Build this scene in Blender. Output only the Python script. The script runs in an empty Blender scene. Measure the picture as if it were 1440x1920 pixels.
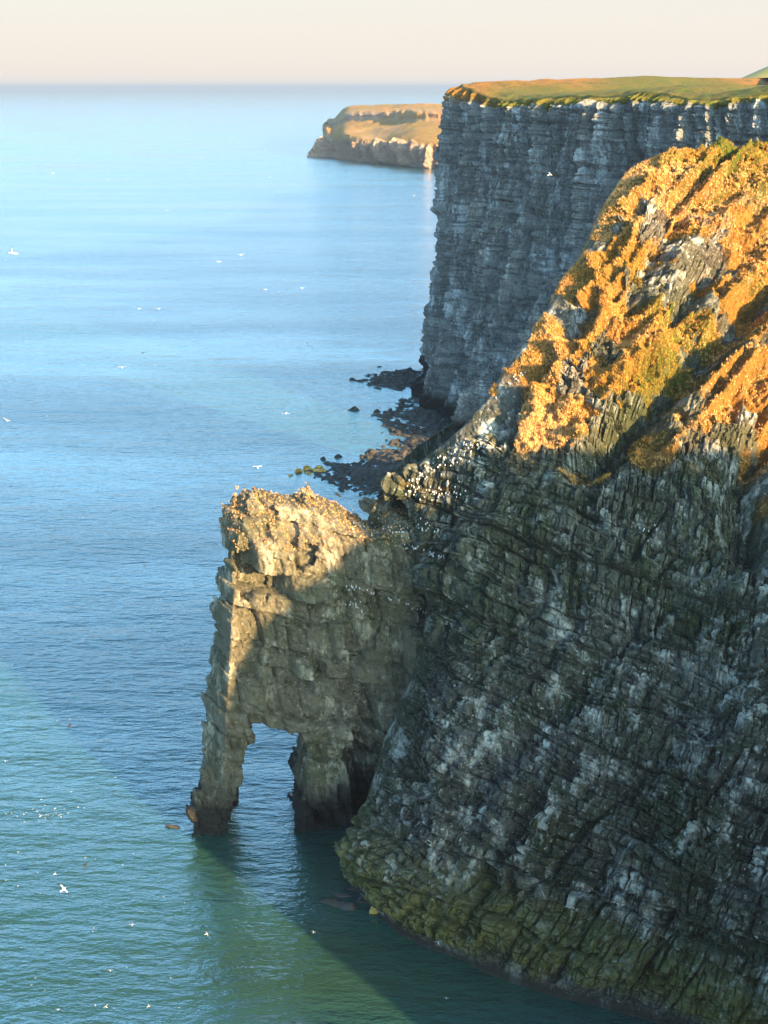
import bpy, math, random
import numpy as np
from mathutils import Vector
random.seed(7); rng = np.random.default_rng(7)
C = bpy.context.scene.collection
sc = bpy.context.scene
# ------------------------------------------------------------------ camera, sky, sun, exposure
F = 2400.0; CZ = 100.0
PITCH = math.atan(797.0 / F); CP, SP = math.cos(PITCH), math.sin(PITCH)
cd = bpy.data.cameras.new('camera'); cam = bpy.data.objects.new('camera', cd); C.objects.link(cam)
cam.location = (0, 0, CZ); cam.rotation_euler = (math.pi / 2 - PITCH, 0, 0)
cd.sensor_fit = 'VERTICAL'; cd.sensor_height = 24.0; cd.lens = 24.0 * F / 1920.0
cd.clip_start = 0.5; cd.clip_end = 120000
sc.camera = cam
SUN = np.array([0.65, -0.76]); SUN /= np.linalg.norm(SUN); SUN_EL = math.radians(14.0)
w = bpy.data.worlds.new('World'); sc.world = w; w.use_nodes = True
nt = w.node_tree; nt.nodes.clear()
def N(t, typ, **k):
    n = t.nodes.new(typ)
    for a, b in k.items(): setattr(n, a, b)
    return n
sky = N(nt, 'ShaderNodeTexSky', sky_type='NISHITA', sun_disc=False)
sky.sun_elevation = SUN_EL; sky.sun_rotation = math.atan2(SUN[0], SUN[1]); sky.air_density = 1.0; sky.dust_density = 1.2; sky.ozone_density = 2.0
tc = N(nt, 'ShaderNodeTexCoord'); sx = N(nt, 'ShaderNodeSeparateXYZ'); nt.links.new(tc.outputs['Generated'], sx.inputs[0])
rp = N(nt, 'ShaderNodeValToRGB'); nt.links.new(sx.outputs['Z'], rp.inputs[0])
el = rp.color_ramp.elements
el[0].position = 0.0; el[0].color = (1, 1, 1, 1); el[1].position = 0.26; el[1].color = (0, 0, 0, 1)
e = el.new(0.07); e.color = (0.97, 0.97, 0.97, 1)
rc = N(nt, 'ShaderNodeValToRGB'); nt.links.new(sx.outputs['Z'], rc.inputs[0])
e = rc.color_ramp.elements
e[0].position = 0.0; e[0].color = (2.25, 1.98, 1.75, 1); e[1].position = 0.075; e[1].color = (2.12, 1.98, 1.78, 1)
tint = N(nt, 'ShaderNodeMix', data_type='RGBA', blend_type='MULTIPLY'); tint.inputs[0].default_value = 1
nt.links.new(sky.outputs[0], tint.inputs[6]); tint.inputs[7].default_value = (2.65, 3.95, 4.25, 1)
zr = N(nt, 'ShaderNodeValToRGB'); nt.links.new(sx.outputs['Z'], zr.inputs[0]); q = zr.color_ramp.elements
q[0].position = 0.08; q[0].color = (.33, .36, .42, 1); q[1].position = 0.8; q[1].color = (0.07, 0.07, 0.08, 1)
q_ = q.new(0.30); q_.color = (.85, .82, .8, 1); q_ = q.new(0.62); q_.color = (.27, .27, .27, 1)
tz = N(nt, 'ShaderNodeMix', data_type='RGBA', blend_type='MULTIPLY'); tz.inputs[0].default_value = 1
nt.links.new(tint.outputs[2], tz.inputs[6]); nt.links.new(zr.outputs[0], tz.inputs[7])
mx = N(nt, 'ShaderNodeMix', data_type='RGBA')
nt.links.new(rp.outputs[0], mx.inputs[0]); nt.links.new(tz.outputs[2], mx.inputs[6]); nt.links.new(rc.outputs[0], mx.inputs[7])
bg = N(nt, 'ShaderNodeBackground'); bg.inputs[1].default_value = 0.10
ow = N(nt, 'ShaderNodeOutputWorld')
nt.links.new(mx.outputs[2], bg.inputs[0]); nt.links.new(bg.outputs[0], ow.inputs[0])
sl = bpy.data.lights.new('sun', 'SUN'); sl.energy = 5.0; sl.angle = math.radians(0.5); sl.color = (1.0, 0.70, 0.36)
so = bpy.data.objects.new('sun', sl); C.objects.link(so)
so.rotation_euler = Vector((SUN[0] * math.cos(SUN_EL), SUN[1] * math.cos(SUN_EL), math.sin(SUN_EL))).to_track_quat('Z', 'Y').to_euler()
so.location = (200, -200, 300)
sc.view_settings.view_transform = 'Standard'; sc.view_settings.look = 'None'
sc.view_settings.exposure = 2.1; sc.view_settings.gamma = 1.0
sc.cycles.max_bounces = 5; sc.cycles.diffuse_bounces = 2; sc.cycles.volume_bounces = 0

# ------------------------------------------------------------------ helpers
def P(px, py, Y):                       # photograph pixel + forward distance -> world point
    a = (px - 720) / F; b = (960 - py) / F
    dy = CP + b * SP; dz = -SP + b * CP
    return np.array([a * Y / dy, Y, CZ + dz * Y / dy])
def W0(px, py, z=0.0):                  # pixel on a level plane
    a = (px - 720) / F; b = (960 - py) / F
    dy = CP + b * SP; dz = -SP + b * CP
    t = (z - CZ) / dz
    return np.array([a * t, dy * t, z])
def project(V):
    x = V[..., 0]; y = V[..., 1]; z = V[..., 2] - CZ
    d = y * CP - z * SP; u = y * SP + z * CP
    return 720 + F * x / d, 960 - F * u / d, d
PERM = rng.permutation(256).astype(np.int32)
VAL = rng.random(4096).astype(np.float32)
def h3(i, j, k, seed=0):
    a = PERM[(k + seed * 37) & 255]; b = PERM[(j + a) & 255]
    return VAL[(PERM[(i + b) & 255].astype(np.int32) * 13 + (i & 7) + (j & 15) * 3 + seed * 101) & 4095]
def noise(x, y, z, seed=0):
    xi = np.floor(x).astype(np.int32); yi = np.floor(y).astype(np.int32); zi = np.floor(z).astype(np.int32)
    fx = (x - xi).astype(np.float32); fy = (y - yi).astype(np.float32); fz = (z - zi).astype(np.float32)
    fx = fx * fx * (3 - 2 * fx); fy = fy * fy * (3 - 2 * fy); fz = fz * fz * (3 - 2 * fz)
    r = 0
    for dz in (0, 1):
        wz = fz if dz else 1 - fz
        for dy in (0, 1):
            wy = fy if dy else 1 - fy
            r = r + wz * wy * (h3(xi, yi + dy, zi + dz, seed) * (1 - fx) + h3(xi + 1, yi + dy, zi + dz, seed) * fx)
    return r * 2 - 1
def fbm(x, y, z, oct=4, seed=0, g=0.5):
    r = 0; a = 1.0; t = 0
    for o in range(oct):
        r = r + a * noise(x, y, z, seed + o); t += a; a *= g; x = x * 2.03; y = y * 2.03; z = z * 2.03
    return r / t
def sstep(a, b, x):
    t = np.clip((x - a) / (b - a), 0, 1); return t * t * (3 - 2 * t)
def blocks(s, wv, bh, jw, seed):        # beds cut by joints: value of each block, distance to its border
    q = wv / bh; q = q + 0.33 * np.sin(q * 2.1 + seed) + 0.2 * np.sin(q * 0.83 + seed * 2)
    i = np.floor(q).astype(np.int32); fw = q - i
    hw = jw * (0.55 + 1.0 * h3(i, i * 0 + 3, i * 0 + seed, seed))
    r = s / hw + 50 * h3(i, i * 0 + 7, i * 0 + seed, seed + 1)
    r = r + 0.3 * np.sin(r * 1.7 + i)
    j = np.floor(r).astype(np.int32); fs = r - j
    v = h3(i, j, j * 0 + seed, seed + 2)
    e = np.minimum(np.minimum(fw, 1 - fw) * bh, np.minimum(fs, 1 - fs) * hw)
    return v, e
def cr(ctrl, t, axis=0):                # Catmull-Rom along axis 0
    ctrl = np.moveaxis(ctrl, axis, 0); n = len(ctrl)
    i = np.clip(np.floor(t).astype(int), 0, n - 2); f = (t - i).reshape(-1, *([1] * (ctrl.ndim - 1)))
    p0 = ctrl[np.clip(i - 1, 0, n - 1)]; p1 = ctrl[i]; p2 = ctrl[i + 1]; p3 = ctrl[np.clip(i + 2, 0, n - 1)]
    r = 0.5 * ((2 * p1) + (p2 - p0) * f + (2 * p0 - 5 * p1 + 4 * p2 - p3) * f ** 2 + (3 * p1 - p0 - 3 * p2 + p3) * f ** 3)
    return np.moveaxis(r, 0, axis)
def normals(V):
    du = np.gradient(V, axis=1); dv = np.gradient(V, axis=0)
    n = np.cross(du, dv); return n / (np.linalg.norm(n, axis=-1, keepdims=True) + 1e-9)
def link(o, parent=None, **tags):
    C.objects.link(o)
    if parent: o.parent = parent
    for k, v in tags.items(): o[k] = v
    return o
def mesh_np(name, V, Fq, mats, attrs=None, smooth=False, parent=None, matidx=None, **tags):
    V = np.asarray(V, np.float32).reshape(-1, 3); Fq = np.asarray(Fq, np.int32); k = Fq.shape[1]
    me = bpy.data.meshes.new(name); me.vertices.add(len(V)); me.vertices.foreach_set('co', V.ravel())
    me.loops.add(Fq.size); me.loops.foreach_set('vertex_index', Fq.ravel())
    me.polygons.add(len(Fq)); me.polygons.foreach_set('loop_start', np.arange(len(Fq), dtype=np.int32) * k)
    me.polygons.foreach_set('loop_total', np.full(len(Fq), k, np.int32))
    me.polygons.foreach_set('use_smooth', np.full(len(Fq), smooth))
    for m in (mats if isinstance(mats, (list, tuple)) else [mats]): me.materials.append(m)
    if matidx is not None: me.polygons.foreach_set('material_index', np.asarray(matidx, np.int32))
    for an, av in (attrs or {}).items():
        a = me.attributes.new(an, 'FLOAT', 'POINT'); a.data.foreach_set('value', np.asarray(av, np.float32).ravel())
    me.update(calc_edges=True)
    return link(bpy.data.objects.new(name, me), parent, **tags)
def grid_faces(nr, nc):
    i = np.arange(nr * nc, dtype=np.int32).reshape(nr, nc)
    return np.stack([i[:-1, :-1], i[:-1, 1:], i[1:, 1:], i[1:, :-1]], -1).reshape(-1, 4)
def grid(name, V, mat, attrs=None, smooth=False, **tags):
    nr, nc = V.shape[:2]
    return mesh_np(name, V, grid_faces(nr, nc), mat, attrs, smooth, **tags)
def seg_dist(x, y, pts):                # distance to a polyline
    d = np.full(x.shape, 1e9, np.float32)
    for (ax, ay), (bx, by) in zip(pts[:-1], pts[1:]):
        vx, vy = bx - ax, by - ay
        t = np.clip(((x - ax) * vx + (y - ay) * vy) / (vx * vx + vy * vy), 0, 1)
        d = np.minimum(d, np.hypot(x - ax - t * vx, y - ay - t * vy))
    return d
def poly_sd(x, y, pts):                 # signed distance to polygon, negative inside
    d = seg_dist(x, y, list(pts) + [pts[0]]); ins = np.zeros(x.shape, bool)
    for (ax, ay), (bx, by) in zip(pts, list(pts[1:]) + [pts[0]]):
        if ay == by: continue
        c = (ay > y) != (by > y); ins ^= c & (x < (bx - ax) * (y - ay) / (by - ay) + ax)
    return np.where(ins, -d, d)

# ------------------------------------------------------------------ materials
class Mat:
    def __init__(s, name):
        s.m = bpy.data.materials.new(name); s.m.use_nodes = True; s.t = s.m.node_tree; s.t.nodes.clear()
        s.o = N(s.t, 'ShaderNodeOutputMaterial'); s.b = N(s.t, 'ShaderNodeBsdfPrincipled'); s.t.links.new(s.b.outputs[0], s.o.inputs[0])
        s.c = N(s.t, 'ShaderNodeTexCoord').outputs['Object']
    def L(s, a, b): s.t.links.new(a, b)
    def mapped(s, scale, rot=(0, 0, 0)):
        m = N(s.t, 'ShaderNodeMapping'); m.inputs['Scale'].default_value = scale; m.inputs['Rotation'].default_value = rot
        s.L(s.c, m.inputs[0]); return m.outputs[0]
    def noise(s, scale, detail=5, rough=0.55, vec=None):
        n = N(s.t, 'ShaderNodeTexNoise'); n.inputs['Scale'].default_value = scale; n.inputs['Detail'].default_value = detail
        n.inputs['Roughness'].default_value = rough; s.L(vec if vec else s.c, n.inputs['Vector']); return n.outputs['Fac']
    def ramp(s, f, pts):
        r = N(s.t, 'ShaderNodeValToRGB'); s.L(f, r.inputs[0]); e = r.color_ramp.elements
        for k, (p, c) in enumerate(pts):
            x = e[k] if k < 2 else e.new(p); x.position = p
            x.color = (c, c, c, 1) if not isinstance(c, tuple) else (*c, 1)
        return r.outputs[0]
    def mix(s, f, a, b, mode='MIX'):
        n = N(s.t, 'ShaderNodeMix', data_type='RGBA', blend_type=mode)
        for v, i in ((f, 0), (a, 6), (b, 7)):
            if isinstance(v, (int, float)): n.inputs[i].default_value = v
            elif isinstance(v, tuple): n.inputs[i].default_value = (*v, 1)
            else: s.L(v, n.inputs[i])
        return n.outputs[2]
    def math(s, op, a, b=0.0):
        n = N(s.t, 'ShaderNodeMath', operation=op)
        for v, i in ((a, 0), (b, 1)):
            if isinstance(v, (int, float)): n.inputs[i].default_value = v
            else: s.L(v, n.inputs[i])
        return n.outputs[0]
    def attr(s, name): 
        n = N(s.t, 'ShaderNodeAttribute', attribute_name=name); return n.outputs['Fac']
    def zpos(s):
        n = N(s.t, 'ShaderNodeSeparateXYZ'); s.L(s.c, n.inputs[0]); return n.outputs[2]
    def finish(s, col, rough=0.9, bump=None, dist=0.3, strength=0.8, spec=0.15):
        if isinstance(col, tuple): s.b.inputs['Base Color'].default_value = (*col, 1)
        else: s.L(col, s.b.inputs['Base Color'])
        if isinstance(rough, (int, float)): s.b.inputs['Roughness'].default_value = rough
        else: s.L(rough, s.b.inputs['Roughness'])
        s.b.inputs['Specular IOR Level'].default_value = spec
        if bump is not None:
            n = N(s.t, 'ShaderNodeBump'); n.inputs['Distance'].default_value = dist; n.inputs['Strength'].default_value = strength
            s.L(bump, n.inputs['Height']); s.L(n.outputs[0], s.b.inputs['Normal'])
        return s.m

def rock_material(name, base, dark, pale, moss, pale_amt=0.5, moss_amt=0.5, grass=True, tide=True, foot=None, streak=False, bd=0.45, gb=1.0):
    m = Mat(name)
    n0 = m.noise(0.035, 4, 0.6); n1 = m.noise(0.13, 8, 0.65); n2 = m.noise(0.9, 8, 0.7); n3 = m.noise(0.06, 5, 0.6, m.mapped((1, 1, 1.0), (0.4, 0.8, 0.3)))
    vein = m.noise(0.35, 6, 0.7, m.mapped((1, 1, 0.16) if streak else (1, 1, 0.45)))
    blk = m.attr('block')
    if streak: n1 = m.noise(0.07, 7, 0.7, m.mapped((1, 1, 0.5))); vein = m.noise(0.16, 8, 0.75, m.mapped((1, 1, 0.28)))
    col = m.mix(m.ramp(blk, [(0.0, 0.0), (1.0, 1.0)]), dark, base)
    col = m.mix(m.ramp(n2, [(0.35, 0.0), (0.65, 0.8)]), col, m.mix(0.5, base, dark))
    col = m.mix(m.math('MULTIPLY', m.ramp(n1, [(0.45, 0.0), (0.62, 1.0)]), moss_amt), col, moss)
    col = m.mix(m.math('MULTIPLY', m.ramp(vein, [(0.52, 0.0), (0.64, 1.0)]), pale_amt), col, pale)
    fl = m.noise(1.9, 4, 0.75)
    col = m.mix(m.math('MULTIPLY', m.ramp(fl, [(0.60, 0.0), (0.66, 1.0)]), pale_amt * 0.9), col, pale)
    dk = m.noise(1.2, 5, 0.75, m.mapped((1, 1, 0.5), (0.9, 0.2, 0.5)))
    col = m.mix(m.ramp(dk, [(0.36, 0.75), (0.46, 0.0)]), col, tuple(0.45 * c for c in dark))
    if streak: col = m.mix(m.ramp(m.noise(0.9, 4, 0.7, m.mapped((0.04, 0.04, 1.0))), [(0.40, 0.65), (0.50, 0.0)]), col, dark)
    if not streak: col = m.mix(m.ramp(n0, [(0.42, 0.5), (0.58, 0.0)]), col, m.mix(0.75, dark, moss))
    z = m.zpos(); zz = m.math('ADD', z, m.math('MULTIPLY', m.math('SUBTRACT', n1, 0.5), 7.0))
    if foot: 
        f = m.math('MULTIPLY', m.ramp(m.math('DIVIDE', zz, 14.0), [(0.12, 0.0), (0.25, 1.0), (0.5, 0.8), (0.75, 0.0)]), m.ramp(n2, [(0.3, 0.3), (0.6, 1.0)]))
        col = m.mix(f, col, foot)
    if tide:
        col = m.mix(m.ramp(m.math('DIVIDE', zz, 12.0), [(0.35, 1.0), (0.62, 0.0)]) if foot is None else m.ramp(m.math('DIVIDE', z, 12.0), [(0.05, 0.9), (0.2, 0.0)]), col, (0.030, 0.026, 0.022))
    if grass:
        g1 = m.noise(0.16, 6, 0.65); g2 = m.noise(2.4, 4, 0.7)
        gc = m.mix(m.ramp(g1, [(0.36, 0.0), (0.50, 1.0)]), (0.17, 0.12, 0.014), (0.42, 0.175, 0.03))
        gc = m.mix(m.math('MULTIPLY', m.attr('green'), m.ramp(g1, [(0.35, 0.4), (0.6, 1.0)])), gc, (0.12, 0.14, 0.012))
        gc = m.mix(m.ramp(g2, [(0.35, 0.0), (0.7, 1.0)]), m.mix(0.7, gc, (0.03, 0.03, 0.01)), gc)
        if gb != 1: gc = m.mix(1.0, gc, (gb, gb, gb), 'MULTIPLY')
        col = m.mix(m.attr('grass'), col, gc)
    bmp = m.math('ADD', m.noise(2.2, 8, 0.7), m.math('MULTIPLY', n2, 1.0))
    return m.finish(col, 0.92, bmp, bd, 0.9)

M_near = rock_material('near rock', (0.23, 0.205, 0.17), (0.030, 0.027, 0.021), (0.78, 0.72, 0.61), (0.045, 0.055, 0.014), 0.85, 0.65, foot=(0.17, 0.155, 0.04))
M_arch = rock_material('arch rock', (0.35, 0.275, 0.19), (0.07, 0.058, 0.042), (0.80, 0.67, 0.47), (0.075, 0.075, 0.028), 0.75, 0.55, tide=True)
M_far = rock_material('chalk cliff rock', (0.50, 0.475, 0.43), (0.11, 0.10, 0.09), (0.88, 0.85, 0.80), (0.09, 0.09, 0.06), 0.85, 0.5, streak=True, bd=1.3, gb=1.35)
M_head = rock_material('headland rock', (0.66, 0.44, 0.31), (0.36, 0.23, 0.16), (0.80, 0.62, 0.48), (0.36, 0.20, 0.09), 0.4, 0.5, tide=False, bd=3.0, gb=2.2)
m = Mat('boulder rock'); M_boulder = m.finish(m.mix(m.ramp(m.noise(0.8, 6, 0.7), [(0.3, 0.0), (0.7, 1.0)]), (0.03, 0.028, 0.025), (0.105, 0.09, 0.075)), 0.8, m.noise(2, 6, 0.7), 0.3)
m = Mat('rock painted sunlit gold'); M_sun_gold = m.finish(m.mix(m.ramp(m.noise(0.9, 6, 0.7), [(0.4, 0.0), (0.6, 1.0)]), (0.38, 0.20, 0.03), (0.75, 0.45, 0.12)), 0.8, m.noise(2, 6, 0.7), 0.3)  # warm sunlight is put into this rock colour
# water: a body colour that takes sun and shade under a rippled mirror
m = Mat('sea water')
def wn(sc_, sxy, det=3): return m.noise(sc_, det, 0.6, m.mapped(sxy, (0, 0, 0.25)))
hgt = m.math('ADD', m.math('MULTIPLY', wn(0.09, (0.6, 1.6, 1)), 1.3), m.math('ADD', m.math('MULTIPLY', wn(0.5, (0.6, 1.5, 1), 4), 0.55), m.math('MULTIPLY', wn(2.0, (0.7, 1.3, 1)), 0.12)))
big = m.noise(0.012, 4, 0.6, m.mapped((0.35, 1.4, 1)))
wc = m.mix(m.ramp(big, [(0.35, 0.0), (0.65, 1.0)]), (0.022, 0.058, 0.028), (0.020, 0.080, 0.078))
M_sea = m.finish(wc, m.ramp(big, [(0.3, 0.10), (0.7, 0.2)]), m.math('MULTIPLY', hgt, m.ramp(big, [(0.35, 0.45), (0.7, 1.0)])), 1.6, 0.55, 0.5)
m.b.inputs['IOR'].default_value = 1.9
# grass blades
m = Mat('grass blades'); tn = m.attr('tint')
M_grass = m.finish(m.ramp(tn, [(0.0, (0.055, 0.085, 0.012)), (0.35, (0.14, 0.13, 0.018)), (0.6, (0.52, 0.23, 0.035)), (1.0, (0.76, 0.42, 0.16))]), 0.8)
def plain(name, c, r=0.7): return Mat(name).finish(Mat.mix(*[None] * 0) if False else c, r)
def bird_mat(name, c):
    m = Mat(name); return m.finish(m.mix(m.ramp(m.noise(9, 3), [(0.35, 0.0), (0.65, 1.0)]), tuple(x * 0.82 for x in c), c), 0.75)
B_white = bird_mat('white plumage', (0.66, 0.63, 0.60)); B_black = bird_mat('black plumage', (0.025, 0.022, 0.022))
B_grey = bird_mat('grey plumage', (0.42, 0.43, 0.45)); B_bill = bird_mat('yellow bill', (0.6, 0.4, 0.08)); B_dark = bird_mat('brown plumage', (0.06, 0.045, 0.04))

# ------------------------------------------------------------------ sea
def build_sea():
    r = np.concatenate([[0], np.geomspace(20, 40000, 60)]); a = np.linspace(0, 2 * math.pi, 97)
    V = np.stack([r[:, None] * np.cos(a), r[:, None] * np.sin(a), 0 * r[:, None] * a], -1)
    grid('sea', V, M_sea, smooth=True, kind='structure')
build_sea()

# ------------------------------------------------------------------ near cliff: spur that carries the arch
def build_near():
    #  bottom (waterline pixel), ridge (pixel, distance), shape of the batter
    cols = [((662, 1668), (752, 925, 166), 1.0), ((750, 1750), (850, 842, 168), 1.05), ((860, 1802), (935, 765, 168.5), 1.1),
            ((980, 1848), (1040, 618, 175), 1.25), ((1110, 1885), (1152, 446, 185), 1.4), ((1240, 1922), (1250, 282, 198), 1.5),
            ((1450, 1965), (1450, 250, 208), 1.75), ((1750, 2040), (1700, 236, 214), 1.6), ((2100, 2120), (2000, 250, 214), 1.4)]
    fs = [0, .2, .4, .6, .8, .92, 1.0]
    ctrl = np.zeros((len(fs) + 6, len(cols), 3))
    pxA = np.interp(fs, [0, .2, .37, .58, .75, .9, 1], [670, 702, 752, 802, 828, 800, 752])
    for c, ((bx, by), (rx, ry, rY), g) in enumerate(cols):
        Yb = W0(bx, by)[1]
        for r, f in enumerate(fs):
            px = bx + (rx - bx) * f; py = by + (ry - by) * f
            if c == 0: px = pxA[r]
            elif c == 1: px += (pxA[r] - (670 + 82 * f)) * 0.5
            J = [0, .5, 1.5, 3, 3.5, 3, 1, 0, 0][c]; Y = Yb + (rY - Yb - J) * f ** g + J * min(1, max(0, (f - .92) / .08))
            ctrl[r + 1, c] = P(px, py, Y)
        b = ctrl[1, c].copy(); ctrl[0, c] = b + (1.0, -2.5, -5)
        rr = ctrl[len(fs), c]
        for k, (o, dz) in enumerate([(4, -1.2), (8, -7), (13, -28), (19, -60), (24, -110)]):
            q = rr + np.array([-0.64 * o, 0.77 * o, dz]); q[2] = max(q[2], -5); ctrl[len(fs) + 1 + k, c] = q
    # left wrap, the end of the spur behind the arch neck
    wrap = []
    for k, (ox, oy) in enumerate([(9, 34), (3, 20), (-0.5, 8)]):
        w_ = ctrl[:, 0].copy(); w_ += np.array([ox, oy, 0]); 
        w_[len(fs):] = w_[len(fs)]; w_[len(fs) + 1:, 2] = np.interp(np.arange(5), [0, 4], [w_[len(fs), 2], -5]); wrap.append(w_)
    ctrl = np.concatenate([np.stack(wrap, 1), ctrl], 1)
    u = np.concatenate([np.linspace(0, 2.9, 70), np.linspace(2.9, 9.15, 1000)[1:], np.linspace(9.15, 11, 110)[1:]])
    v = np.concatenate([np.linspace(0, 1, 12), np.linspace(1, 7, 1050)[1:], np.linspace(7, 9, 150)[1:], np.linspace(9, 12, 60)[1:]])
    V = cr(cr(ctrl, v, 0), u, 1)
    X, Y, Z = V[..., 0], V[..., 1], V[..., 2]
    n = normals(V)
    if n[400, 500, 1] > 0: n = -n
    px, py, _ = project(V)
    D = np.zeros(X.shape)
    front = sstep(1, 1.3, v)[:, None] * (1 - sstep(7.3, 8.5, v)[:, None]) * sstep(2.2, 3.0, u)[None]
    # spurs and gullies of the upper slope (traced as lines on the slope)
    g1 = seg_dist(px, py, [(1560, 430), (1440, 545), (1330, 640), (1235, 745), (1150, 830), (1085, 880)])
    D -= 5.5 * np.exp(-(g1 / 28) ** 2)
    s1 = seg_dist(px, py, [(1600, 470), (1490, 560), (1400, 650), (1300, 740), (1240, 790)])
    D += (1.0 + 3.2 * sstep(780, 580, py)) * np.exp(-(s1 / 50) ** 2)
    g2 = seg_dist(px, py, [(1600, 690), (1480, 790), (1400, 880), (1420, 1000)])
    D -= 5.5 * np.exp(-(g2 / 42) ** 2)
    for pts, a, wd in [([(1200, 330), (1130, 470), (1060, 600), (980, 730)], 0.5, 30), ([(1330, 330), (1240, 470), (1180, 560)], -3.0, 20),
                       ([(1440, 430), (1350, 480), (1290, 560)], -3.2, 20), ([(1240, 620), (1150, 740), (1090, 800)], 1.5, 34),
                       ([(1000, 1500), (930, 1600), (880, 1740)], -2.2, 20), ([(1130, 1600), (1080, 1760), (1040, 1850)], -2.0, 18),
                       ([(1180, 1180), (1100, 1260), (980, 1380), (900, 1480)], -2.2, 34), ([(1290, 1650), (1230, 1780), (1190, 1880)], -1.6, 16),
                       ([(900, 1230), (850, 1400), (800, 1600)], 1.5, 40), ([(1440, 1300), (1350, 1450), (1300, 1600)], 2.0, 60)]:
        D += a * np.exp(-(seg_dist(px, py, pts) / wd) ** 2)
    al = (px + 0.75 * py); ac = (px * .8 - py)        # joints run from upper right to lower left across the face
    low = sstep(850, 1050, py)
    D -= low * 1.3 * np.exp(-(noise(al / 105, ac / 420, px * 0, 68) / .07) ** 2) * sstep(-.2, .3, noise(al / 200, ac / 200, px * 0, 69))
    D -= low * 0.35 * np.exp(-(noise(al / 45, ac / 200, px * 0, 70) / .09) ** 2)
    D += low * 2.6 * fbm(al / 230, ac / 330, px * 0, 3, 72)
    D -= low * 0.9 * np.exp(-(noise((py - .25 * px) / 75, px / 400, px * 0, 73) / .07) ** 2)
    D += 2.6 * fbm(X * .05, Y * .05, Z * .05, 3, 11) + 1.3 * fbm(X * .16, Y * .16, Z * .10, 3, 15)
    # grass mask: gentle upper slope
    up = sstep(905, 830, py + 60 * fbm(X * .08, Y * .08, Z * .08, 3, 21) + 0.10 * (px - 1150) * 0 ) * sstep(930, 985, px + 90 * fbm(X * .1, Y * .1, Z * .1, 2, 25))
    bare = sstep(-0.03, 0.07, fbm(X * .2, Y * .2, Z * .2, 4, 28)) * sstep(290, 400, py) * 0.9
    grassm = np.clip(up * (1 - bare), 0, 1) * (Z > 35) * sstep(5.0, 5.3, u)[None]
    grassm = np.maximum(grassm, sstep(0.18, 0.3, fbm(X * .12, Y * .12, Z * .3, 4, 31)) * (Z > 48) * 0.6)
    # rock fabric: leaning joints, dipping beds
    wx = 1.5 * fbm(X * .09, Y * .09, Z * .09, 3, 41, .4); wz = 1.1 * fbm(X * .1 + 9, Y * .1, Z * .1, 3, 45, .4)
    jx = .25 * fbm(X * 1.1, Y * 1.1, Z * 1.1, 2, 47); wx = wx + jx; wz = wz - jx
    am = 0.25 + 1.2 * sstep(-.35, .4, fbm(X * .07, Y * .07, Z * .07, 3, 49))
    s = X - Y * 0.45 - 0.24 * np.minimum(Z, 30 + 0.15 * (Z - 30)) + wx; wv = Z + 0.12 * X + wz
    v1, e1 = blocks(s, wv, 3.4, 3.6, 3); v2, e2 = blocks(s + 2, wv + 1, 1.25, 1.3, 5); v3, e3 = blocks(s, wv, 0.55, 0.7, 9)
    rock = 1 - 0.85 * grassm
    vb, eb = blocks(s * 0 + 1, wv + .4 * jx, 2.3, 400, 6)
    D += rock * (1.5 * (vb - .5) - .5 * np.exp(-(eb / .14) ** 2))
    D += rock * (1.4 * am * (v1 - .5) + 1.1 * (v2 - .5) + 0.6 * (v3 - .5))
    D -= rock * (0.7 * am * np.exp(-(e1 / .14) ** 2) + 0.35 * np.exp(-(e2 / .10) ** 2))
    D += 0.75 * fbm(X * .5, Y * .5, Z * .5, 4, 51, .6) * (1 + .5 * grassm) + 0.18 * fbm(X * 2.5, Y * 2.5, Z * 2.5, 2, 55) * (1 + 1.8 * grassm)
    D += grassm * 3.0 * (.45 - 1.5 * np.abs(noise((px + py) / 42, (px - py) / 170, px * 0, 67)))
    D += grassm * (1.6 * (0.4 - np.abs(noise(X * .33, Y * .33, Z * .33, 63)) * 1.6) + 0.8 * (0.4 - np.abs(noise(X * .9, Y * .9, Z * .9, 65)) * 1.6))
    D -= 3.6 * sstep(930, 780, py) * sstep(3.5, 5, u)[None]
    # ledge of green blocks at the foot
    foot = sstep(8.5, 6.5, Z + 1.5 * (v1 - .5)) * (Z > -3)
    D += 2.4 * foot
    V = V + n * (D * front + (1 - front) * 0.7 * fbm(X * .2, Y * .2, Z * .2, 3, 61))[..., None]
    blk = np.clip(0.5 * v1 + 0.35 * v2 + 0.15 * v3, 0, 1)
    grid('near_cliff', V, M_near, {'grass': grassm, 'block': blk, 'green': np.clip(1.1 * np.exp(-(seg_dist(px, py, [(1250, 520), (1330, 600), (1210, 720), (1120, 830)]) / 55) ** 2) + sstep(330, 265, py) * (py > 200), 0, 1)}, kind='structure')
    return V, grassm
NV, NG = build_near()

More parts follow.
